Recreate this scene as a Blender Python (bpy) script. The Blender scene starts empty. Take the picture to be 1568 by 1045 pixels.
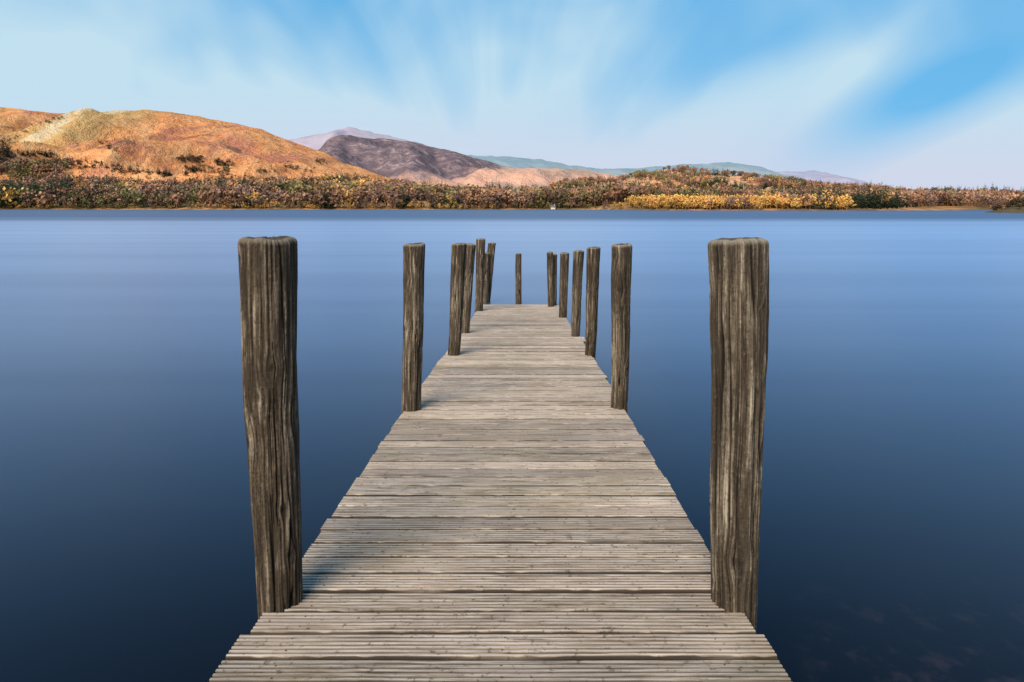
import bpy, math, numpy as np
from mathutils import Vector
rng = np.random.RandomState(7)
sc = bpy.context.scene
sc.view_settings.view_transform = 'Standard'
try: sc.view_settings.look = 'None'
except Exception: pass
sc.view_settings.exposure = 0

F = 1045.3      # focal length in survey units (24 mm on 36 mm, 1568 units wide)
CX, HY = 784.0, 317.5
ZC = 2.10       # eye height above the lake

# ------------------------------------------------------------------ noise
TBL = rng.rand(256, 256)
def vnoise(x, y, px=None):
    x = np.asarray(x, float); y = np.asarray(y, float)
    xi = np.floor(x).astype(int); yi = np.floor(y).astype(int)
    fx = x - xi; fy = y - yi
    fx = fx*fx*(3-2*fx); fy = fy*fy*(3-2*fy)
    x0 = xi; x1 = xi+1
    if px: x0 = x0 % px; x1 = x1 % px
    a = TBL[x0 % 256, yi % 256]; b = TBL[x1 % 256, yi % 256]
    c = TBL[x0 % 256, (yi+1) % 256]; d = TBL[x1 % 256, (yi+1) % 256]
    return (a*(1-fx)+b*fx)*(1-fy) + (c*(1-fx)+d*fx)*fy
def fbm(x, y, o=4, px=None):
    s = 0; a = .5; n = 0
    for i in range(o):
        s = s + a*vnoise(x*2**i+17.3*i*(0 if px else 1), y*2**i+31.7*i, px*2**i if px else None); n += a; a *= .5
    return s/n
def smooth(a, b, x):
    t = np.clip((x-a)/(b-a), 0, 1); return t*t*(3-2*t)

# ------------------------------------------------------------------ node helpers
def new_mat(name):
    m = bpy.data.materials.new(name); m.use_nodes = True
    nt = m.node_tree; nt.nodes.clear()
    return m, nt
class NT:
    def __init__(s, nt): s.nt = nt
    def n(s, t, **kw):
        nd = s.nt.nodes.new(t)
        for k, v in kw.items(): setattr(nd, k, v)
        return nd
    def l(s, a, b): s.nt.links.new(a, b)
    def put(s, sock, v):
        if isinstance(v, bpy.types.NodeSocket): s.l(v, sock)
        else: sock.default_value = v
    def m(s, op, a, b=None, c=None, clamp=False):
        nd = s.n('ShaderNodeMath', operation=op); nd.use_clamp = clamp
        s.put(nd.inputs[0], a)
        if b is not None: s.put(nd.inputs[1], b)
        if c is not None: s.put(nd.inputs[2], c)
        return nd.outputs[0]
    def mix(s, f, a, b, mode='MIX'):
        nd = s.n('ShaderNodeMix'); nd.data_type = 'RGBA'; nd.blend_type = mode
        s.put(nd.inputs[0], f)
        for i, v in ((6, a), (7, b)):
            if isinstance(v, tuple) and len(v) == 3: v = v+(1,)
            s.put(nd.inputs[i], v)
        return nd.outputs[2]
    def ss(s, a, b, x):
        nd = s.n('ShaderNodeMapRange', interpolation_type='SMOOTHSTEP')
        s.put(nd.inputs[0], x); s.put(nd.inputs[1], a); s.put(nd.inputs[2], b)
        return nd.outputs[0]
    def noise(s, vec, scale, detail=4, rough=.55, dist=0):
        nd = s.n('ShaderNodeTexNoise'); s.l(vec, nd.inputs['Vector'])
        nd.inputs['Scale'].default_value = scale; nd.inputs['Detail'].default_value = detail
        nd.inputs['Roughness'].default_value = rough; nd.inputs['Distortion'].default_value = dist
        return nd.outputs['Fac']
    def xyz(s, x, y, z):
        nd = s.n('ShaderNodeCombineXYZ'); s.put(nd.inputs[0], x); s.put(nd.inputs[1], y); s.put(nd.inputs[2], z)
        return nd.outputs[0]
    def vscale(s, vec, v):
        nd = s.n('ShaderNodeVectorMath', operation='MULTIPLY'); s.l(vec, nd.inputs[0]); nd.inputs[1].default_value = v
        return nd.outputs[0]
    def sep(s, v):
        nd = s.n('ShaderNodeSeparateXYZ'); s.l(v, nd.inputs[0]); return nd.outputs
    def pos(s): return s.n('ShaderNodeNewGeometry').outputs['Position']
    def bump(s, h, strength, dist):
        nd = s.n('ShaderNodeBump'); nd.inputs['Strength'].default_value = strength
        nd.inputs['Distance'].default_value = dist; s.l(h, nd.inputs['Height']); return nd.outputs[0]
    def out(s, col, rough=.8, normal=None, spec=.3, ior=None):
        p = s.n('ShaderNodeBsdfPrincipled')
        if isinstance(col, tuple): col = col+(1,) if len(col) == 3 else col
        s.put(p.inputs['Base Color'], col); s.put(p.inputs['Roughness'], rough)
        p.inputs['Specular IOR Level'].default_value = spec
        if ior: p.inputs['IOR'].default_value = ior
        if normal is not None: s.l(normal, p.inputs['Normal'])
        o = s.n('ShaderNodeOutputMaterial'); s.l(p.outputs[0], o.inputs[0]); return p
    def matte(s, col, normal=None):
        p = s.n('ShaderNodeBsdfDiffuse'); s.put(p.inputs['Color'], col)
        if normal is not None: s.l(normal, p.inputs['Normal'])
        o = s.n('ShaderNodeOutputMaterial'); s.l(p.outputs[0], o.inputs[0])

def mesh_np(name, V, Q, mat, smooth_sh=True, cols=None):
    V = np.asarray(V, np.float32); Q = np.asarray(Q, np.int32)
    me = bpy.data.meshes.new(name); k = Q.shape[1]
    me.vertices.add(len(V)); me.vertices.foreach_set('co', V.ravel())
    me.loops.add(Q.size); me.loops.foreach_set('vertex_index', Q.ravel())
    me.polygons.add(len(Q)); me.polygons.foreach_set('loop_start', np.arange(0, Q.size, k, dtype=np.int32))
    try: me.polygons.foreach_set('loop_total', np.full(len(Q), k, np.int32))
    except Exception: pass
    me.update(calc_edges=True)
    me.polygons.foreach_set('use_smooth', np.full(len(Q), smooth_sh, bool))
    if cols is not None:
        a = me.color_attributes.new('Col', 'FLOAT_COLOR', 'POINT')
        c = np.ones((len(V), 4), np.float32); c[:, :3] = cols
        a.data.foreach_set('color', c.ravel())
    me.validate(); me.materials.append(mat)
    ob = bpy.data.objects.new(name, me); sc.collection.objects.link(ob); return ob
def grid_faces(nr, nc, wrap=False):
    i = np.arange(nr-1)[:, None]; j = np.arange(nc if wrap else nc-1)[None, :]
    j2 = (j+1) % nc
    return np.stack([i*nc+j, i*nc+j2, (i+1)*nc+j2, (i+1)*nc+j], -1).reshape(-1, 4)

# ------------------------------------------------------------------ world sky
SUN_EL, SUN_AZ = math.radians(35), math.radians(205)   # azimuth clockwise from +Y
w = bpy.data.worlds.new('World'); sc.world = w; w.use_nodes = True
w.node_tree.nodes.clear(); N = NT(w.node_tree)
sky = N.n('ShaderNodeTexSky', sky_type='NISHITA'); sky.sun_disc = False
sky.sun_elevation = SUN_EL; sky.sun_rotation = SUN_AZ
sky.air_density = 1.0; sky.dust_density = .6; sky.ozone_density = 2.5
gen = N.n('ShaderNodeTexCoord').outputs['Generated']
d = N.sep(gen)
X, Y, Z = d[0], d[1], d[2]
ya = N.m('MAXIMUM', N.m('ABSOLUTE', Y), .02)
a = N.m('DIVIDE', X, ya); b = N.m('DIVIDE', Z, ya)      # tangents of bearing / elevation
th = N.m('ARCTAN2', N.m('ADD', X, N.m('MULTIPLY', Y, .03)), N.m('ADD', N.m('ABSOLUTE', Z), .08))
rr = N.m('SQRT', N.m('ADD', N.m('MULTIPLY', X, X), N.m('MULTIPLY', Z, Z)))
n1 = N.noise(N.xyz(N.m('MULTIPLY', th, 2.0), N.m('MULTIPLY', rr, 3.0), 3.1), 1.0, 2, .5, .5)
n2 = N.noise(N.xyz(N.m('MULTIPLY', th, 6.5), N.m('MULTIPLY', rr, 3.0), 7.7), 1.0, 3, .5, .5)
n3 = N.noise(gen, 3.4, 3, .5, .6)
cl = N.m('ADD', N.m('ADD', N.m('MULTIPLY', n1, .5), N.m('MULTIPLY', n2, .18)), N.m('MULTIPLY', n3, .62))
cl = N.ss(.47, .90, cl)
low = N.ss(.32, .05, b)
cl = N.m('ADD', cl, N.m('MULTIPLY', low, .90), clamp=True)
def blob(a0, b0, ang, la, lb):
    ca, sa = math.cos(ang), math.sin(ang)
    da = N.m('SUBTRACT', a, a0); db = N.m('SUBTRACT', b, b0)
    p = N.m('ADD', N.m('MULTIPLY', da, ca/la), N.m('MULTIPLY', db, sa/la))
    q = N.m('ADD', N.m('MULTIPLY', da, -sa/lb), N.m('MULTIPLY', db, ca/lb))
    r2 = N.m('ADD', N.m('MULTIPLY', p, p), N.m('MULTIPLY', q, q))
    return N.m('EXPONENT', N.m('MULTIPLY', r2, -1.0))
hole = N.m('ADD', N.m('MULTIPLY', blob(.64, .185, .44, .20, .055), 1.2), N.m('MULTIPLY', blob(.36, .24, .35, .20, .045), .8), clamp=True)
hole = N.m('MULTIPLY', hole, N.ss(-.1, .45, n2))
bank = N.m('ADD', blob(.70, .10, .42, .22, .02), N.m('MULTIPLY', blob(.52, .22, .75, .14, .022), .6))
cl = N.m('MULTIPLY', cl, N.m('SUBTRACT', 1.0, hole), clamp=True)
cl = N.m('ADD', cl, N.m('MULTIPLY', bank, .5), clamp=True)
blue = N.mix(.82, sky.outputs[0], (.9, 4.1, 7.5))
cl = N.m('MULTIPLY', cl, N.ss(.75, .30, Z))
blue = N.mix(N.ss(.35, .8, Z), blue, (.8, 2.2, 4.6))
cloudc = N.mix(N.ss(.0, .20, b), (5.9, 6.1, 7.4), (5.0, 6.8, 7.8))
col = N.mix(N.m('MULTIPLY', cl, .95), blue, cloudc)
bg = N.n('ShaderNodeBackground'); N.l(col, bg.inputs[0]); bg.inputs[1].default_value = .112
o = N.n('ShaderNodeOutputWorld'); N.l(bg.outputs[0], o.inputs[0])

# ------------------------------------------------------------------ sun (softened by thin moving cloud)
sl = bpy.data.lights.new('sun', 'SUN'); sl.energy = 5.0; sl.angle = math.radians(38); sl.color = (1, .90, .75)
so = bpy.data.objects.new('sun', sl); sc.collection.objects.link(so)
sd = Vector((math.sin(SUN_AZ)*math.cos(SUN_EL), math.cos(SUN_AZ)*math.cos(SUN_EL), math.sin(SUN_EL)))
so.rotation_euler = sd.to_track_quat('Z', 'Y').to_euler(); so.location = (0, -10, 20)

# ------------------------------------------------------------------ water
m, nt = new_mat('lake_water'); N = NT(nt)
P = N.pos(); px_, py_, pz_ = N.sep(P)
st = N.noise(N.vscale(P, (.003, .06, 0)), 1, 4, .6, .5)
st2 = N.noise(N.vscale(P, (.012, .28, 0)), 1, 3, .55, .5)
deep = N.noise(N.vscale(P, (.12, .12, 0)), 1, 2, .5, .5)
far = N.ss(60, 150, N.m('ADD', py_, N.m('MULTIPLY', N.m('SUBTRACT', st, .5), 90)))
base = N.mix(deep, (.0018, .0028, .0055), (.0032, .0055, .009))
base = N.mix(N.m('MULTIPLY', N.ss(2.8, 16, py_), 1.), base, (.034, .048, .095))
base = N.mix(far, base, (.014, .046, .105))  # wind-ruffled far water: its bluer sky reflection is put into the diffuse colour
sn = N.noise(P, 5.5, 3, .6)
shal = N.m('MULTIPLY', N.ss(.50, .70, sn), N.m('MULTIPLY', N.ss(1.1, 1.6, px_), N.ss(4.2, 2.6, py_)))
base = N.mix(N.m('MULTIPLY', shal, .35), base, (.06, .04, .045))
lw = N.n('ShaderNodeLayerWeight'); lw.inputs['Blend'].default_value = .5
fr = N.m('MULTIPLY', N.m('POWER', lw.outputs['Facing'], 4.5), 1.04)
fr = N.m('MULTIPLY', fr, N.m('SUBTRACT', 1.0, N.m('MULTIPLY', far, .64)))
fr = N.m('MULTIPLY', fr, N.m('ADD', .72, N.m('ADD', N.m('MULTIPLY', st, .28), N.m('MULTIPLY', st2, .34))), clamp=True)
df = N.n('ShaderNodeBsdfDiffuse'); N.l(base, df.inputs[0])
gl = N.n('ShaderNodeBsdfGlossy'); gl.inputs['Color'].default_value = (.80, .83, .98, 1); gl.inputs['Roughness'].default_value = .33
mx = N.n('ShaderNodeMixShader'); N.l(fr, mx.inputs[0]); N.l(df.outputs[0], mx.inputs[1]); N.l(gl.outputs[0], mx.inputs[2])
o = N.n('ShaderNodeOutputMaterial'); N.l(mx.outputs[0], o.inputs[0])
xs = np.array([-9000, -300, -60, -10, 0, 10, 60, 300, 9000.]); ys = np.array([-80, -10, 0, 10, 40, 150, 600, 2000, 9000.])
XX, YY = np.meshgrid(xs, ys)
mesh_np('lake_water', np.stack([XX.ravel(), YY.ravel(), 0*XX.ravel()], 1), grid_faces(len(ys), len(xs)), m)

# ------------------------------------------------------------------ hills
def prof(pts):
    p = np.array(pts, float); return lambda px: np.interp(px, p[:, 0], p[:, 1])
class Ridge:
    def __init__(s, pts, R, Fr, B, gul=.3, lam=140., seed=0, pw=1.0, lin=.25):
        s.p = prof(pts); s.R, s.F, s.B, s.g, s.l, s.seed, s.pw, s.lin = R, Fr, B, gul, lam, seed, pw, lin
    def h(s, x, y):
        t = np.clip((y-s.F)/(s.R-s.F), 0, 1)
        sh = (t*t*(3-2*t))**s.pw*(1-s.lin)+s.lin*t
        back = smooth(s.B, s.R, y); sh = sh*np.where(y > s.R, back, 1)
        xw = x + (fbm(x/300+s.seed, y/260, 2)-.5)*160*(1-t)
        H = ZC + (HY - s.p(CX + xw/s.R*F))/F*s.R
        gl = np.abs(fbm((x+y*.25)/s.l+s.seed*3, y/(s.l*3)+5, 4)*2-1)
        gl2 = fbm(x/(s.l*.3)+9, y/(s.l*.5)+s.seed, 3)-.5
        rg = 1-np.abs(fbm((x-y*.35)/(s.l*.8)+s.seed*5, y/(s.l*1.6)+2, 3)*2-1)
        bell = np.sin(np.pi*np.clip(t*1.12, 0, 1))
        h = H*sh*(1 - s.g*(1-t)*(1-gl*2.2)*t*2.2) + gl2*s.l*.13*bell + (rg-.8)*s.l*.40*bell*s.g*2.4
        h = h + (fbm(x/40+s.seed, y/40, 3)-.5)*s.R*.004*t
        return h - 3*(1-t)
    def mesh(s, name, pa, pb, nx, ny, mat):
        xs = np.linspace((pa-CX)/F*s.R, (pb-CX)/F*s.R, nx)
        ys = np.concatenate([np.linspace(s.F, s.R, ny), np.linspace(s.R, s.B, 12)[1:]])
        XX, YY = np.meshgrid(xs, ys); ZZ = s.h(XX, YY)
        return mesh_np(name, np.stack([XX.ravel(), YY.ravel(), ZZ.ravel()], 1), grid_faces(len(ys), nx), mat)

A = Ridge([(-900, 240), (-500, 200), (-200, 185), (-80, 168), (0, 164), (30, 167), (80, 175), (130, 173), (215, 172), (250, 170), (300, 176), (340, 186), (400, 198), (425, 209), (460, 222), (500, 236), (522, 249), (560, 260), (590, 272), (640, 284), (700, 295), (760, 303), (900, 317)], 1600, 600, 2300, .42, 170, 1, 1.0, .40)
Bm = Ridge([(200, 260), (380, 228), (450, 213), (500, 204), (535, 194), (570, 203), (620, 214), (700, 236), (800, 262), (1000, 300)], 4200, 2600, 5200, .2, 350, 4)
C = Ridge([(300, 290), (420, 262), (480, 238), (510, 226), (540, 217), (580, 212), (630, 217), (680, 229), (720, 241), (745, 247), (770, 256), (800, 258), (850, 258), (900, 263), (950, 270), (1000, 280), (1100, 300), (1200, 316)], 2500, 1200, 3300, .4, 200, 7)
D = Ridge([(560, 300), (650, 250), (720, 238), (780, 240), (830, 245), (870, 253), (920, 260), (990, 257), (1050, 252), (1110, 249), (1140, 253), (1180, 265), (1250, 285), (1350, 305), (1450, 318)], 3800, 2600, 4800, .2, 300, 11)
E = Ridge([(1050, 300), (1130, 275), (1180, 263), (1215, 264), (1250, 262), (1285, 272), (1325, 286), (1420, 298), (1600, 312), (2000, 318)], 4600, 3300, 5400, .2, 300, 15)
G = Ridge([(740, 317), (800, 306), (838, 291), (870, 279), (910, 280), (940, 282), (960, 273), (985, 264), (1020, 259), (1050, 262), (1080, 267), (1140, 271), (1180, 277), (1230, 285), (1300, 292), (1400, 297), (1500, 306), (1560, 313), (1800, 317)], 1150, 620, 1700, .35, 110, 19, 1.0, .5)

def hill_mat(name, fn):
    m, nt = new_mat(name); N = NT(nt); P = N.pos()
    c, h, bd = fn(N, P); N.matte(c, N.bump(h, .8, bd)); return m
def fa(N, P):
    x, y, z = N.sep(P)
    a = N.noise(N.vscale(P, (.006, .004, .01)), 1, 4, .6, .6)
    b2 = N.noise(N.vscale(P, (.03, .015, .03)), 1, 5, .7, .3)
    c = N.mix(N.ss(.35, .65, b2), (.76, .28, .10), (.98, .48, .21))
    c = N.mix(N.m('MULTIPLY', N.m('MULTIPLY', N.ss(.54, .66, a), .5), N.ss(80, 190, z)), c, (.50, .38, .13))
    c = N.mix(N.m('MULTIPLY', N.ss(.47, .37, a), .8), c, (.56, .21, .14))
    sp = N.noise(P, .05, 5, .75); c = N.mix(N.m('MULTIPLY', N.ss(.57, .66, sp), .6), c, (.26, .13, .07))
    cr = N.noise(N.vscale(P, (.010, .006, .022)), 1, 5, .7, .8)
    c = N.mix(N.m('MULTIPLY', N.ss(.57, .65, cr), .65), c, (.17, .105, .08))
    c = N.mix(N.m('MULTIPLY', N.ss(55, 15, N.m('ADD', z, N.m('MULTIPLY', b2, 30))), .45), c, (.36, .20, .10))
    gx = N.m('ADD', x, N.m('MULTIPLY', N.m('SUBTRACT', 1600, y), -.13))
    gx = N.m('ADD', gx, N.m('MULTIPLY', N.noise(N.vscale(P, (0, .008, 0)), 1, 3), 110))
    g = N.m('ABSOLUTE', N.m('ADD', gx, 830))
    c = N.mix(N.m('MULTIPLY', N.m('MULTIPLY', N.ss(130, 30, g), .5), N.ss(900, 1150, y)), c, (.48, .42, .16))
    c = N.mix(N.m('MULTIPLY', N.m('MULTIPLY', N.ss(30, 8, g), N.ss(1080, 1200, y)), N.ss(.3, .55, b2)), c, (.80, .62, .38))
    return c, N.m('ADD', b2, sp), 24
def fc(N, P):
    x, y, z = N.sep(P)
    a = N.noise(N.vscale(P, (.006, .003, .012)), 1, 5, .65, .6); b2 = N.noise(P, .03, 5, .75)
    zz = N.m('ADD', z, N.m('MULTIPLY', N.m('SUBTRACT', a, .5), 160))
    zz = N.m('SUBTRACT', zz, N.m('MULTIPLY', N.ss(-150, 60, x), 160))
    up = N.mix(N.ss(.42, .6, b2), (.165, .12, .135), (.30, .21, .21))
    up = N.mix(N.m('MULTIPLY', N.ss(.57, .64, b2), .6), up, (.52, .39, .36))
    lo = N.mix(N.ss(.4, .62, a), (.80, .44, .30), (.48, .32, .24))
    c = N.mix(N.ss(45, 100, zz), lo, up); return c, b2, 26
def far_fn(c1, c2, s=.004):  # far ridges: aerial haze is painted into the pale base colours
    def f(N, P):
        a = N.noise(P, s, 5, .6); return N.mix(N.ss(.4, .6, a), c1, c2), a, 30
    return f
def fg(N, P):
    a = N.noise(P, .008, 4, .6, .5); b2 = N.noise(P, .06, 4, .7)
    c = N.mix(N.ss(.4, .6, b2), (.80, .40, .21), (.56, .29, .15))
    c = N.mix(N.ss(.52, .60, a), c, (.36, .29, .13)); return c, b2, 8
def fs(N, P):
    a = N.noise(P, .012, 4, .6, .5); b2 = N.noise(P, .08, 4, .7)
    c = N.mix(N.ss(.4, .6, b2), (.50, .25, .10), (.22, .13, .065))
    c = N.mix(N.ss(.50, .58, a), c, (.17, .12, .06)); return c, b2, 3
def fsp(N, P):
    b2 = N.noise(P, .3, 4, .7); return N.mix(b2, (.07, .05, .03), (.16, .12, .06)), b2, 1
mshore = hill_mat('shore_grass', fs)
A.mesh('bracken_hill', -700, 900, 620, 190, hill_mat('bracken', fa))
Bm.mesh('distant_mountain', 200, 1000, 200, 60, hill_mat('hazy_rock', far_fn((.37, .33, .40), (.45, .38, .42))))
C.mesh('heather_mountain', 300, 1200, 420, 130, hill_mat('heather_rock', fc))
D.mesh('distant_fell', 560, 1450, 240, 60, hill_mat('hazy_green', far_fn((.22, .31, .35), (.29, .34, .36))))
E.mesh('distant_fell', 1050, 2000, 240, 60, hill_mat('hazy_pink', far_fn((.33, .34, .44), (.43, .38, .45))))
G.mesh('wooded_hill', 740, 1800, 420, 120, hill_mat('hill_pasture', fg))

def yshore(x):
    s = 562 - 130*smooth(55, 100, x) + 60*smooth(230, 420, x) + (fbm(x/60+3, x*0, 3)-.5)*26
    return s
def hshore(x, y):
    u = y-yshore(x); k = .085-.05*smooth(-260, 0, x)
    return np.where(u < 0, u*.05, np.minimum(u*.10, 1.0)+np.clip(u, 0, 400)*k) + (fbm(x/50, y/50, 3)-.5)*4*smooth(0, 60, u)
nx, ny = 500, 90
xs = np.linspace(-1500, 1300, nx); u = np.linspace(0, 1, ny)**1.6
XX = np.tile(xs, (ny, 1)); YY = yshore(XX)-12+u[:, None]*850
mesh_np('far_shore', np.stack([XX.ravel(), YY.ravel(), hshore(XX, YY).ravel()], 1), grid_faces(ny, nx), mshore)
def land(x, y):
    h = hshore(x, y)
    for r in (A, G): h = np.maximum(h, np.where((y > r.F) & (y < r.B), r.h(x, y), -99))
    return h

def hspit(x, y):
    e = ((x-246)/62)**2+((y-262)/26)**2
    return 7.5*(1-e)+(fbm(x/6, y/6, 3)-.5)*1.2
xs = np.linspace(170, 330, 110); ys_ = np.linspace(230, 294, 50); XX, YY = np.meshgrid(xs, ys_)
mesh_np('wooded_spit', np.stack([XX.ravel(), YY.ravel(), hspit(XX, YY).ravel()], 1), grid_faces(50, 110), hill_mat('spit_ground', fsp))

# ------------------------------------------------------------------ trees
def crown_template(kind, nleaf, seed):
    r = np.random.RandomState(seed)
    if kind == 'conifer':
        z = r.rand(nleaf)**1.4; ang = r.rand(nleaf)*6.283
        rad = (1-z)*.24*(0.55+.45*np.sqrt(r.rand(nleaf)))*(1+.3*np.sin(z*34))
        c = np.stack([rad*np.cos(ang), rad*np.sin(ang), .08+z*.92], 1); size = .060*(1.25-z)
    else:
        k = 8; cc = np.stack([r.randn(k)*.14, r.randn(k)*.14, .34+r.rand(k)*.46], 1)
        cr = .12+.09*r.rand(k); w_ = r.randint(0, k, nleaf)
        v = r.randn(nleaf, 3); v /= np.linalg.norm(v, axis=1)[:, None]
        c = cc[w_]+v*(cr[w_]*(0.6+.5*r.rand(nleaf)))[:, None]; size = np.full(nleaf, .058)*(0.6+r.rand(nleaf))
    n = r.randn(nleaf, 3); n /= np.linalg.norm(n, axis=1)[:, None]
    t = np.cross(n, r.randn(nleaf, 3)); t /= np.linalg.norm(t, axis=1)[:, None]; bt = np.cross(n, t)
    s = size[:, None]
    V = np.stack([c+t*s, c+bt*s*.8, c-t*s, c-bt*s*.8], 1).reshape(-1, 3)
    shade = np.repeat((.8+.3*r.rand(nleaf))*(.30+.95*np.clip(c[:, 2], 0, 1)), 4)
    Q = np.arange(len(V)).reshape(-1, 4)
    def limb(p, q, r0, r1, V, Q, shade):
        b0 = len(V); vs = []
        for (pt, rad) in ((p, r0), (q, r1)):
            for i in range(4): vs.append([pt[0]+rad*math.cos(i*1.571), pt[1]+rad*math.sin(i*1.571), pt[2]])
        V = np.vstack([V, vs]); Q = np.vstack([Q, [[b0+i, b0+(i+1) % 4, b0+4+(i+1) % 4, b0+4+i] for i in range(4)]])
        return V, Q, np.concatenate([shade, np.full(8, .5)])
    V, Q, shade = limb((0, 0, -.1), (0, 0, .75), .022, .008, V, Q, shade)
    if kind != 'conifer':
        for i in range(3):
            an = r.rand()*6.28; V, Q, shade = limb((0, 0, .25+.1*i), (.2*math.cos(an), .2*math.sin(an), .55+.1*i), .011, .004, V, Q, shade)
    return V, Q, shade
def scatter(name, pts, kinds, heights, cols, nleaf, mat):
    VV, QQ, CC = [], [], []; off = 0
    T = {k: [crown_template(k, nleaf, 100+i) for i in range(6)] for k in set(kinds)}
    kinds = np.array(kinds); tid = rng.randint(0, 6, len(pts))
    for k in T:
        for i in range(6):
            sel = np.where((kinds == k) & (tid == i))[0]
            if not len(sel): continue
            V, Q, sh = T[k][i]; n = len(sel)
            an = rng.rand(n)*6.283; ca, sa = np.cos(an)[:, None], np.sin(an)[:, None]
            H = heights[sel][:, None]; wd = H*(0.8+.5*rng.rand(n))[:, None]
            if k == 'conifer': wd = H*(0.9+.2*rng.rand(n))[:, None]
            x = (V[None, :, 0]*ca-V[None, :, 1]*sa)*wd+pts[sel, 0][:, None]
            y = (V[None, :, 0]*sa+V[None, :, 1]*ca)*wd+pts[sel, 1][:, None]
            z = V[None, :, 2]*H+pts[sel, 2][:, None]
            VV.append(np.stack([x, y, z], -1).reshape(-1, 3))
            QQ.append((Q[None]+(np.arange(n)*len(V))[:, None, None]).reshape(-1, 4)+off)
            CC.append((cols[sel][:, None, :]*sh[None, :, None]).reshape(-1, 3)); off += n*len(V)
    return mesh_np(name, np.vstack(VV), np.vstack(QQ), mat, False, np.vstack(CC))
m, nt = new_mat('foliage'); N = NT(nt)
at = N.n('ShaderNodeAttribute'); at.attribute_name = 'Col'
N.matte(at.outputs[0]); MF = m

PAL = {'bare': [(.38, .20, .12), (.46, .25, .14), (.25, .15, .11), (.30, .18, .125)],
       'gold': [(.78, .42, .11), (.80, .44, .12), (.70, .34, .10), (.64, .40, .12)],
       'green': [(.25, .21, .085), (.30, .24, .095), (.15, .145, .07)],
       'conifer': [(.05, .065, .04), (.065, .08, .045)]}
def make(x, y, probs, hmin, hmax, zf=land):
    n = len(x); names = list(probs.keys()); pr = np.array([probs[k] for k in names]); pr /= pr.sum()
    cl = fbm(x/70+5, y/70, 2)
    uu = np.clip((rng.rand(n)*.55+(cl-.5)*1.8+.22), 0, .999)
    idx = np.searchsorted(np.cumsum(pr), uu); idx = np.clip(idx, 0, len(names)-1)
    sp = [names[i] for i in idx]
    tone = .40+1.1*fbm(x/26+9, y/26, 3)
    cols = np.array([PAL[s][rng.randint(len(PAL[s]))] for s in sp])*((.85+.30*rng.rand(n))*tone)[:, None]
    h = hmin+(hmax-hmin)*rng.rand(n)**1.3
    h = np.where(np.array(sp) == 'conifer', h*1.2, h)
    kinds = ['conifer' if s == 'conifer' else 'leafy' for s in sp]
    return np.stack([x, y, zf(x, y)-.3], 1), kinds, h, cols
def cat(L):
    return np.vstack([l[0] for l in L]), sum([l[1] for l in L], []), np.concatenate([l[2] for l in L]), np.vstack([l[3] for l in L])
L = []
n = 13500
t = rng.uniform(-1.0, .2, n); y = rng.uniform(560, 1060, n); x = t*y
ytop = np.interp(784+t*F, [-300, 0, 100, 250, 300, 400, 480, 560, 620, 700, 760, 1000], [980, 980, 900, 810, 780, 810, 930, 940, 900, 800, 750, 720])
ytop = ytop+(fbm(x/40+3, y*0+2, 3)-.5)*200
dens = fbm(x/90+11, y/60, 3)
k = (y > yshore(x)+3) & (y < ytop) & ((dens > .42) | (y < yshore(x)+18)) & (rng.rand(n) < .95)
L.append(make(x[k], y[k], {'green': .08, 'bare': .70, 'gold': .08, 'conifer': .14}, 10, 21))
n = 300; x = -420+rng.randn(n)*60; y = 585+np.abs(rng.randn(n))*28; k = y > yshore(x)+4
L.append(make(x[k], y[k], {'conifer': .7, 'green': .3}, 11, 18))
n = 800; x = rng.uniform(85, 215, n); y = yshore(x)+rng.uniform(2, 45, n)
L.append(make(x, y, {'bare': .15, 'gold': .85}, 6, 11))
n = 400; x = rng.uniform(-530, 80, n); y = yshore(x)+rng.uniform(2, 10, n)
L.append(make(x, y, {'green': .25, 'bare': .3, 'gold': .45}, 3, 8))
n = 3400; x = rng.uniform(180, 640, n); y = yshore(x)+rng.uniform(3, 280, n)
k = fbm(x/60, y/60, 3) > .36
k &= (x/y < .80)
L.append(make(x[k], y[k], {'green': .10, 'bare': .68, 'gold': .03, 'conifer': .19}, 7.5, 14))
n = 6500; t = rng.uniform(.0, .78, n); y = rng.uniform(640, 1200, n); x = t*y
k = (fbm(x/80+2, y/80+8, 3) > .475)
L.append(make(x[k], y[k], {'green': .24, 'bare': .56, 'gold': .05, 'conifer': .15}, 8, 14))
# scrub colonies scattered on the lower bracken slopes
n = 6000; t = rng.uniform(-.85, -.25, n); y = rng.uniform(820, 1330, n); x = t*y
k = (fbm(x/55+21, y/75+4, 3) > .64-.08*(y < 1000))
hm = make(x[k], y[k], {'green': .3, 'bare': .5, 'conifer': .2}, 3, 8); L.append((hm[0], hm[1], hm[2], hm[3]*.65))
def on_hill(px, py):
    t = (px-CX)/F; ysn = np.arange(620, 1600, 4.); hh = land(t*ysn, ysn)
    e = HY-(hh-ZC)/ysn*F; i = np.argmax(e < py); return t*ysn[i], ysn[i]
hx, hy = [], []
for (p0, q0, p1, q1, cnt, sp) in [(275, 247, 310, 246, 44, 2.5), (330, 250, 356, 256, 34, 3), (290, 264, 350, 266, 38, 3), (345, 260, 352, 270, 16, 2), (283, 250, 286, 272, 16, 2), (30, 239, 85, 241, 34, 3), (240, 268, 262, 270, 18, 2), (155, 223, 175, 233, 10, 3), (300, 256, 322, 260, 16, 3), (430, 258, 480, 264, 16, 4), (80, 248, 150, 252, 20, 4), (485, 248, 500, 251, 14, 2), (390, 266, 420, 264, 14, 3), (100, 258, 230, 266, 40, 5), (0, 225, 20, 245, 30, 5)]:
    for i in range(cnt):
        f = rng.rand(); a_, b_ = on_hill(p0+(p1-p0)*f+rng.randn()*sp, q0+(q1-q0)*f+rng.randn()*sp*.6); hx.append(a_); hy.append(b_)
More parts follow.
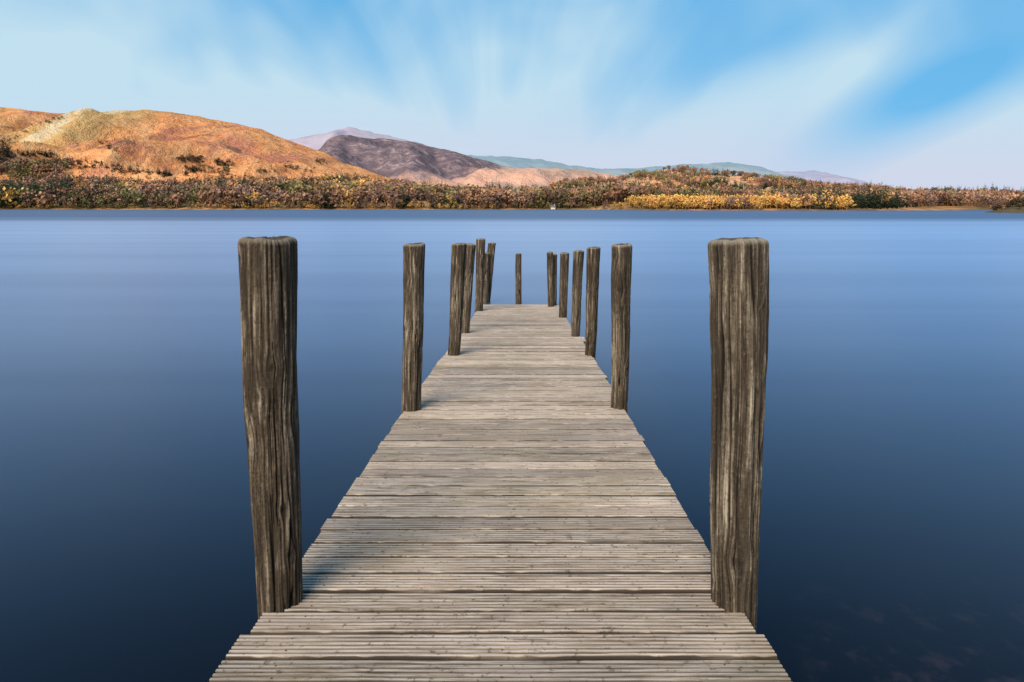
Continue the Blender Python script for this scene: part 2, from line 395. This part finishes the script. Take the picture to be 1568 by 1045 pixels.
hx, hy = np.array(hx), np.array(hy)
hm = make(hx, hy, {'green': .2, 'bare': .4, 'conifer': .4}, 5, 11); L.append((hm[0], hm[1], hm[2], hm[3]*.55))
pts, kinds, hts, cols = cat(L)
scatter('distant_trees', pts, kinds, hts, cols, 70, MF)
n = 420; x = rng.uniform(187, 306, n); y = rng.uniform(238, 287, n); k = hspit(x, y) > .4
p2 = make(x[k], y[k], {'bare': .3, 'green': .5, 'conifer': .2}, 2.5, 4.6, hspit)
p2 = (p2[0], p2[1], p2[2], p2[3]*.5)
scatter('spit_trees', *p2, 200, MF)

# ------------------------------------------------------------------ small white house on the far shore
def plain(name, c, r=.8):
    m, nt = new_mat(name); N = NT(nt); nz = N.noise(N.pos(), 2., 4)
    N.out(N.mix(nz, tuple(v*.85 for v in c), c), r); return m
MW, MR, MG = plain('white_render', (.62, .58, .53)), plain('slate', (.12, .12, .14)), plain('window_dark', (.03, .035, .04), .3)
def box(name, x0, x1, y0, y1, z0, z1, mat, par=None):
    V = [(x, y, z) for z in (z0, z1) for (x, y) in ((x0, y0), (x1, y0), (x1, y1), (x0, y1))]
    ob = mesh_np(name, V, [(3, 2, 1, 0), (4, 5, 6, 7), (0, 1, 5, 4), (1, 2, 6, 5), (2, 3, 7, 6), (3, 0, 4, 7)], mat, False)
    if par: ob.parent = par
    return ob
def house(x, y, z, wd, dp, ht):
    e = bpy.data.objects.new('white_house', None); sc.collection.objects.link(e); e.location = (x, y, z)
    box('walls', -wd/2, wd/2, -dp/2, dp/2, -1, ht, MW, e)
    V = [(-wd/2-.3, -dp/2-.3, ht), (wd/2+.3, -dp/2-.3, ht), (wd/2+.3, dp/2+.3, ht), (-wd/2-.3, dp/2+.3, ht), (-wd/2-.3, 0, ht+dp*.4), (wd/2+.3, 0, ht+dp*.4)]
    me = bpy.data.meshes.new('roof'); me.from_pydata(V, [], [(0, 1, 5, 4), (2, 3, 4, 5), (1, 2, 5), (3, 0, 4), (3, 2, 1, 0)]); me.materials.append(MR)
    r = bpy.data.objects.new('roof', me); sc.collection.objects.link(r); r.parent = e
    for i in range(3): box('window', -wd*.34+i*wd*.3, -wd*.34+i*wd*.3+.6, -dp/2-.04, -dp/2+.02, .9, 1.7, MG, e)
    box('chimney', wd*.3, wd*.3+.5, -.3, .3, ht, ht+dp*.4+.6, MW, e)
for (x, y, wd) in [(33.5, 500, 3.6)]:
    yy = float(yshore(np.array(x)))+4; house(x, yy, float(land(np.array([x*1.]), np.array([yy]))[0]), wd, 3.5, 2.0)

# ------------------------------------------------------------------ jetty
DH, SL = 1.40, 0.0474
def zdeck(d): return ZC-DH-SL*d
def cxj(d): return -.071+.0163*d
m, nt = new_mat('weathered_decking'); N = NT(nt); P = N.pos()
at = N.n('ShaderNodeAttribute'); at.attribute_name = 'Col'; g, r1, r2 = N.sep(at.outputs['Vector'])
off = N.xyz(N.m('MULTIPLY', r1, 37.), N.m('MULTIPLY', r2, 3.), 0)
va = N.n('ShaderNodeVectorMath', operation='ADD'); N.l(P, va.inputs[0]); N.l(off, va.inputs[1]); PO = va.outputs[0]
f1 = N.noise(N.vscale(PO, (5, 110, 20)), 1, 4, .7, .3)
f2 = N.noise(N.vscale(PO, (1.5, 12, 5)), 1, 3, .65, .4)
f3 = N.noise(P, 1.3, 4, .6); f4 = N.noise(P, 30, 4, .75)
c = N.mix(N.ss(.34, .66, f1), (.25, .18, .12), (.80, .65, .50))
c = N.mix(N.m('MULTIPLY', N.ss(.38, .68, f2), .5), c, (.68, .56, .46))
c = N.mix(N.m('MULTIPLY', N.ss(.45, .7, f3), .45), c, (.34, .27, .15))
c = N.mix(N.m('MULTIPLY', r1, .35), c, (.78, .60, .49))
c = N.mix(N.m('MULTIPLY', N.ss(.57, .68, f4), .7), c, (.12, .085, .05))
c = N.mix(1.0, c, N.mix(r2, (.66, .66, .67), (1.12, 1.10, 1.08)), 'MULTIPLY')
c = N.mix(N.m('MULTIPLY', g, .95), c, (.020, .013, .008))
N.out(c, .85, N.bump(N.m('ADD', f1, N.m('MULTIPLY', f4, .6)), .7, .005), .15); MD = m
m, nt = new_mat('dark_timber'); N = NT(nt); nz = N.noise(N.pos(), 12, 4)
N.out(N.mix(nz, (.02, .016, .012), (.05, .04, .028)), .85); MT = m
m, nt = new_mat('rusty_screw'); N = NT(nt); nz = N.noise(N.pos(), 200, 2); N.out(N.mix(nz, (.03, .02, .015), (.10, .06, .04)), .6); MS = m

prof_y, prof_z, prof_g = [], [], []
W = .1365; nr = 6; pitch = (W-.004)/nr
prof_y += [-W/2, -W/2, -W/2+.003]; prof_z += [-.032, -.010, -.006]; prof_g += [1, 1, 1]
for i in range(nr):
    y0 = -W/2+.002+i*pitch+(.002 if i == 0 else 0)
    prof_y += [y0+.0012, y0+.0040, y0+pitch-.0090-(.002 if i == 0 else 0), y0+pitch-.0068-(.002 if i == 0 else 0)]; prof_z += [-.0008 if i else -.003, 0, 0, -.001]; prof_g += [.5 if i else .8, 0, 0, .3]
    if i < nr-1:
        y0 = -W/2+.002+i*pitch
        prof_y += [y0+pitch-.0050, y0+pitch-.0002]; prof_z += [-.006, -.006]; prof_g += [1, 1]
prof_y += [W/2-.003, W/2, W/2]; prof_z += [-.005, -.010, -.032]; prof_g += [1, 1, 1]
prof_y, prof_z, prof_g = map(np.array, (prof_y, prof_z, prof_g)); npf = len(prof_y)
VV, QQ, CC = [], [], []; off = 0; SV, SQ = [], []; so_ = 0
dcur = .9; i = 0
while dcur < 18.5:
    pt = .1455+rng.randn()*.0010
    hw = .902 if dcur < 8.15 else (.885 if dcur < 10 else .84)
    if dcur < 2.5: hw = .925
    xl = cxj(dcur)-hw-rng.rand()*.016+.005; xr = cxj(dcur)+hw+rng.rand()*.016-.005
    if rng.rand() < .08: xr += .015
    if 9.4 < dcur < 9.9: xr += .05
    ns = 48; xs = np.linspace(xl, xr, ns)
    bow = (fbm(xs*.9+i*7.1, xs*0+i, 2)-.5)*.005; tw = rng.randn()*.006; zj = rng.randn()*.0012; yawp = rng.randn()*.0012
    wear = (fbm(xs*4+i*3.1, xs*0+i*.7, 2)-.5)
    yy = dcur+prof_y[None, :]+bow[:, None]+(xs*yawp)[:, None]
    zz = zdeck(dcur)+zj-SL*prof_y[None, :]+prof_z[None, :]+tw*prof_y[None, :]+((fbm(xs*1.3+i*5, xs*0+3, 2)-.5)*.004)[:, None]
    chip = (fbm(xs*30+i*11, xs*0+2, 2) > .66)*.005
    zz[:, 3] -= chip; zz[:, -4] -= chip[::-1]
    V = np.stack([np.tile(xs[:, None], (1, npf)), yy, zz], -1).reshape(-1, 3)
    Q = grid_faces(ns, npf)[:, ::-1]
    rr1, rr2 = rng.rand(), rng.rand()
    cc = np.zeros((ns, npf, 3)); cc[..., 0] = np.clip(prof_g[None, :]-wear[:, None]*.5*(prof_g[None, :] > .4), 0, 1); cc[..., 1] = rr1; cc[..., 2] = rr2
    for q in range(2):
        if rng.rand() < .5:
            col_ = 4+6*rng.randint(nr)+rng.randint(2); col_ = min(col_, npf-4); a0 = rng.randint(ns-8); cc[a0:a0+rng.randint(3, 14), col_, 0] = .8
    caps = []
    for row in (0, ns-1):
        b0 = row*npf
        for k in range(npf//2-1): q = [b0+k, b0+k+1, b0+npf-2-k, b0+npf-1-k]; caps.append(q if row == 0 else q[::-1])
    Q = np.vstack([Q, caps]); VV.append(V); QQ.append(Q+off); CC.append(cc.reshape(-1, 3)); off += len(V)
    for sx in (-.74, 0, .74):
        for sy in (-.034, .034):
            X0 = cxj(dcur)+sx+rng.randn()*.006; Y0 = dcur+sy+rng.randn()*.003; Z0 = zdeck(Y0)+zj+.0012
            vs = [(X0+.0035*math.cos(k*.785), Y0+.0035*math.sin(k*.785), Z0) for k in range(8)]
            SV += vs; SQ += [(so_, so_+1, so_+2, so_+3), (so_, so_+3, so_+4, so_+7), (so_+4, so_+5, so_+6, so_+7)]; so_ += 8
    dcur += pt; i += 1
J = bpy.data.objects.new('wooden_jetty', None); sc.collection.objects.link(J)
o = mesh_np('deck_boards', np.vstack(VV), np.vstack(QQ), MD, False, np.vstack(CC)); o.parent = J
o = mesh_np('screws', SV, SQ, MS, False); o.parent = J
for sx in (-.76, -.02, .76):
    V = []
    for dd in (.7, 18.5):
        for (ox, oz) in ((-.04, -.22), (.04, -.22), (.04, -.040), (-.04, -.040)): V.append((cxj(dd)+sx+ox, dd, zdeck(dd)+oz))
    o = mesh_np('bearer', V, [(0, 1, 2, 3), (7, 6, 5, 4), (0, 4, 5, 1), (1, 5, 6, 2), (2, 6, 7, 3), (3, 7, 4, 0)], MT, False); o.parent = J

# ------------------------------------------------------------------ posts
m, nt = new_mat('weathered_post_wood'); N = NT(nt)
tc = N.n('ShaderNodeTexCoord').outputs['Object']; oi = N.n('ShaderNodeObjectInfo').outputs['Random']
at = N.n('ShaderNodeAttribute'); at.attribute_name = 'Col'; gr, crk, top = N.sep(at.outputs['Vector'])
f1 = N.noise(N.vscale(tc, (110, 110, 6.0)), 1, 5, .75, .6)
f2 = N.noise(N.vscale(tc, (9, 9, 2.2)), 1, 5, .7, .5); f3 = N.noise(tc, 70, 4, .75)
v = N.m('ADD', N.m('MULTIPLY', gr, .45), N.m('ADD', N.m('MULTIPLY', f1, .40), N.m('MULTIPLY', f3, .15)))
c = N.mix(N.ss(.39, .60, v), (.026, .018, .011), (.21, .16, .108))
c = N.mix(N.m('MULTIPLY', N.ss(.53, .64, v), .7), c, (.52, .44, .33))
c = N.mix(N.m('MULTIPLY', N.ss(.43, .57, f2), .85), c, (.050, .035, .022))
c = N.mix(N.m('MULTIPLY', N.ss(.58, .72, f3), .4), c, (.25, .22, .12))
c = N.mix(N.m('MULTIPLY', N.ss(.42, .30, f3), .7), c, (.03, .02, .013))
c = N.mix(crk, c, (.006, .004, .003))
c = N.mix(N.m('MULTIPLY', top, .6), c, (.47, .41, .31))
c = N.mix(1.0, c, N.mix(oi, (.80, .74, .68), (1.1, 1.08, 1.06)), 'MULTIPLY')
N.out(c, .8, N.bump(N.m('ADD', f1, N.m('MULTIPLY', f3, .7)), 1.0, .010), .2); MP = m
def post(xt, zt, xb, zb, yd, rt, rb, ns, seed, ydt=0.):
    """leaning log; (xb,zb) where it meets deck, continues down to the lake bed"""
    r = np.random.RandomState(seed)
    L = zt-zb; zlow = -1.0; Lt = zt-zlow
    nz = int(ns*1.6)
    s = np.concatenate([np.linspace(0, 1-.03/Lt, nz), 1-np.array([.024, .018, .012, .007, .003, .0])/Lt])
    th = np.linspace(0, 2*np.pi, ns, endpoint=False)
    S, TH = np.meshgrid(s, th, indexing='ij'); z = zlow+S*Lt; Zr = z-zt
    tt = (z-zb)/L
    Rb = rb+(rt-rb)*np.clip(tt, -.2, 1)
    U = TH/(2*np.pi)
    kn = [(r.rand(), -r.rand()*L, .010+.018*r.rand()) for _ in range(12)]
    Uw = U.copy(); kd = np.zeros_like(U)
    for (ku, kz, kr) in kn:
        du = (U-ku+.5) % 1-.5; dz = Zr-kz; su = kr/(2*np.pi*rb)
        e = np.exp(-(du/(su*1.7))**2-(dz/(kr*3.0))**2); Uw = Uw-du*e*.82
        kd += np.exp(-(du/(su*.6))**2-(dz/(kr*.8))**2)
    Uw = Uw+(fbm(U*4, Zr*1.8+seed, 4, 4)-.5)*.028
    gr = .40*fbm(Uw*26, Zr*1.4+seed*3, 4, 26)+.60*fbm(Uw*80, Zr*3.0+seed*5, 2, 80)
    def cracks(P_, fz, lo, gate):
        q = 1-np.abs(fbm(Uw*P_, Zr*fz+seed*7, 2, P_)*2-1)
        return smooth(lo, .995, q)*smooth(gate, gate+.10, vnoise(U*P_*.5, Zr*2.6+seed+P_, P_//2))
    ck = np.maximum(cracks(10, .4, .945, .45), .9*cracks(26, .8, .91, .42))
    lump = (fbm(U*3, Zr*1.3+seed*2, 4, 3)-.5)
    tp = smooth(1-.10/Lt, 1, S)
    rad = Rb*(1+lump*.12)+(gr-.5)*.018-ck*.012*(1-.3*tp)-np.clip(kd, 0, 1)*.005
    e = np.clip((S-(1-.022/Lt))/(.022/Lt), 0, 1); rad = rad-.020*(1-np.sqrt(np.clip(1-e**2, 0, 1)))
    xc = xb+(xt-xb)*tt+(fbm(z*1.3+seed, z*0, 2)-.5)*.02
    X_ = xc+rad*np.cos(TH); Y_ = yd+ydt*tt+rad*np.sin(TH)
    zz = z+((fbm(U*3, z*0+seed, 3, 3)-.5)*.020+(fbm(U*20, z*0+seed, 2, 20)-.5)*.010)*smooth(.93, 1, S)
    V = np.stack([X_, Y_, zz], -1).reshape(-1, 3)
    cols = np.stack([gr, np.clip(ck+kd*.7, 0, 1), e*.9], -1).reshape(-1, 3)
    nrw = len(s); Q = grid_faces(nrw, ns, True)
    base = (nrw-1)*ns; last = V[base:base+ns]; cen = last.mean(0); extra = []; ec = []
    for k, f in enumerate((.8, .55, .3, .05)):
        p = cen+(last-cen)*f; p[:, 2] += .004*(1-f)+(vnoise(U[0]*20, U[0]*0+k+seed)-.5)*.008; extra.append(p)
        ec.append(np.tile([.45-.1*(k % 2), .3*r.rand(), .25], (ns, 1)))
    V = np.vstack([V]+extra); cols = np.vstack([cols]+ec)
    for k in range(4):
        a0 = base+k*ns; j = np.arange(ns); j2 = (j+1) % ns
        Q = np.vstack([Q, np.stack([a0+j, a0+j2, a0+ns+j2, a0+ns+j], 1)])
    off = np.array([xb, yd, zb]); ob = mesh_np('wooden_post', V-off, Q, MP, True, cols); ob.location = off; return ob
T = [(411, 366, 426, 936, 89, 67, 0), (1131, 367, 1123, 938, 92, 67, 0),
     (635, 374, 631, 630, 33, 29, 0), (952, 375, 948, 627, 31, 25, 0),
     (703, 373, 695, 545, 23, 19, 0), (908.5, 379, 904, 545, 21, 16, 0),
     (720, 374, 712.5, 511, 16, 13, 0), (885.5, 384, 881.5, 516, 16, 13, 0),
     (736, 366, 733.5, 477, 14, 12, 0), (865, 387, 861.5, 487, 14, 12, 0),
     (753, 372, 746, 463.5, 12, 9.5, 1), (842, 386, 843, 472, 9, 9, 1), (849, 389, 848.5, 469, 8, 8, 1),
     (745, 387, 744, 465, 8, 8, 1), (794, 388, 794, 466, 9, 9, 1)]
for k, (tx, ty, bx, by, wt, wb, wet) in enumerate(T):
    d = (ZC*F/(by-HY)) if wet else DH*F/(by-(HY+SL*F))
    rb = wb/2/F*d; rt = wt/2/F*d; dax = d+rb
    sc_ = dax/F; zb = 0. if wet else zdeck(dax)
    post((tx-CX)*sc_, ZC-(ty-HY)*(dax)/F, (bx-CX)*sc_, zb, dax, rt, rb, (300 if k < 2 else 120 if k < 4 else 64), (11 if k == 0 else 12)+k*3)

# ------------------------------------------------------------------ camera
cam = bpy.data.cameras.new('camera'); co = bpy.data.objects.new('camera', cam); sc.collection.objects.link(co)
cam.sensor_width = 36; cam.lens = 24; cam.clip_start = .05; cam.clip_end = 30000
cam.shift_y = -(522.5-HY)/1568
co.location = (0, 0, ZC); co.rotation_euler = (math.radians(90), 0, 0); sc.camera = co
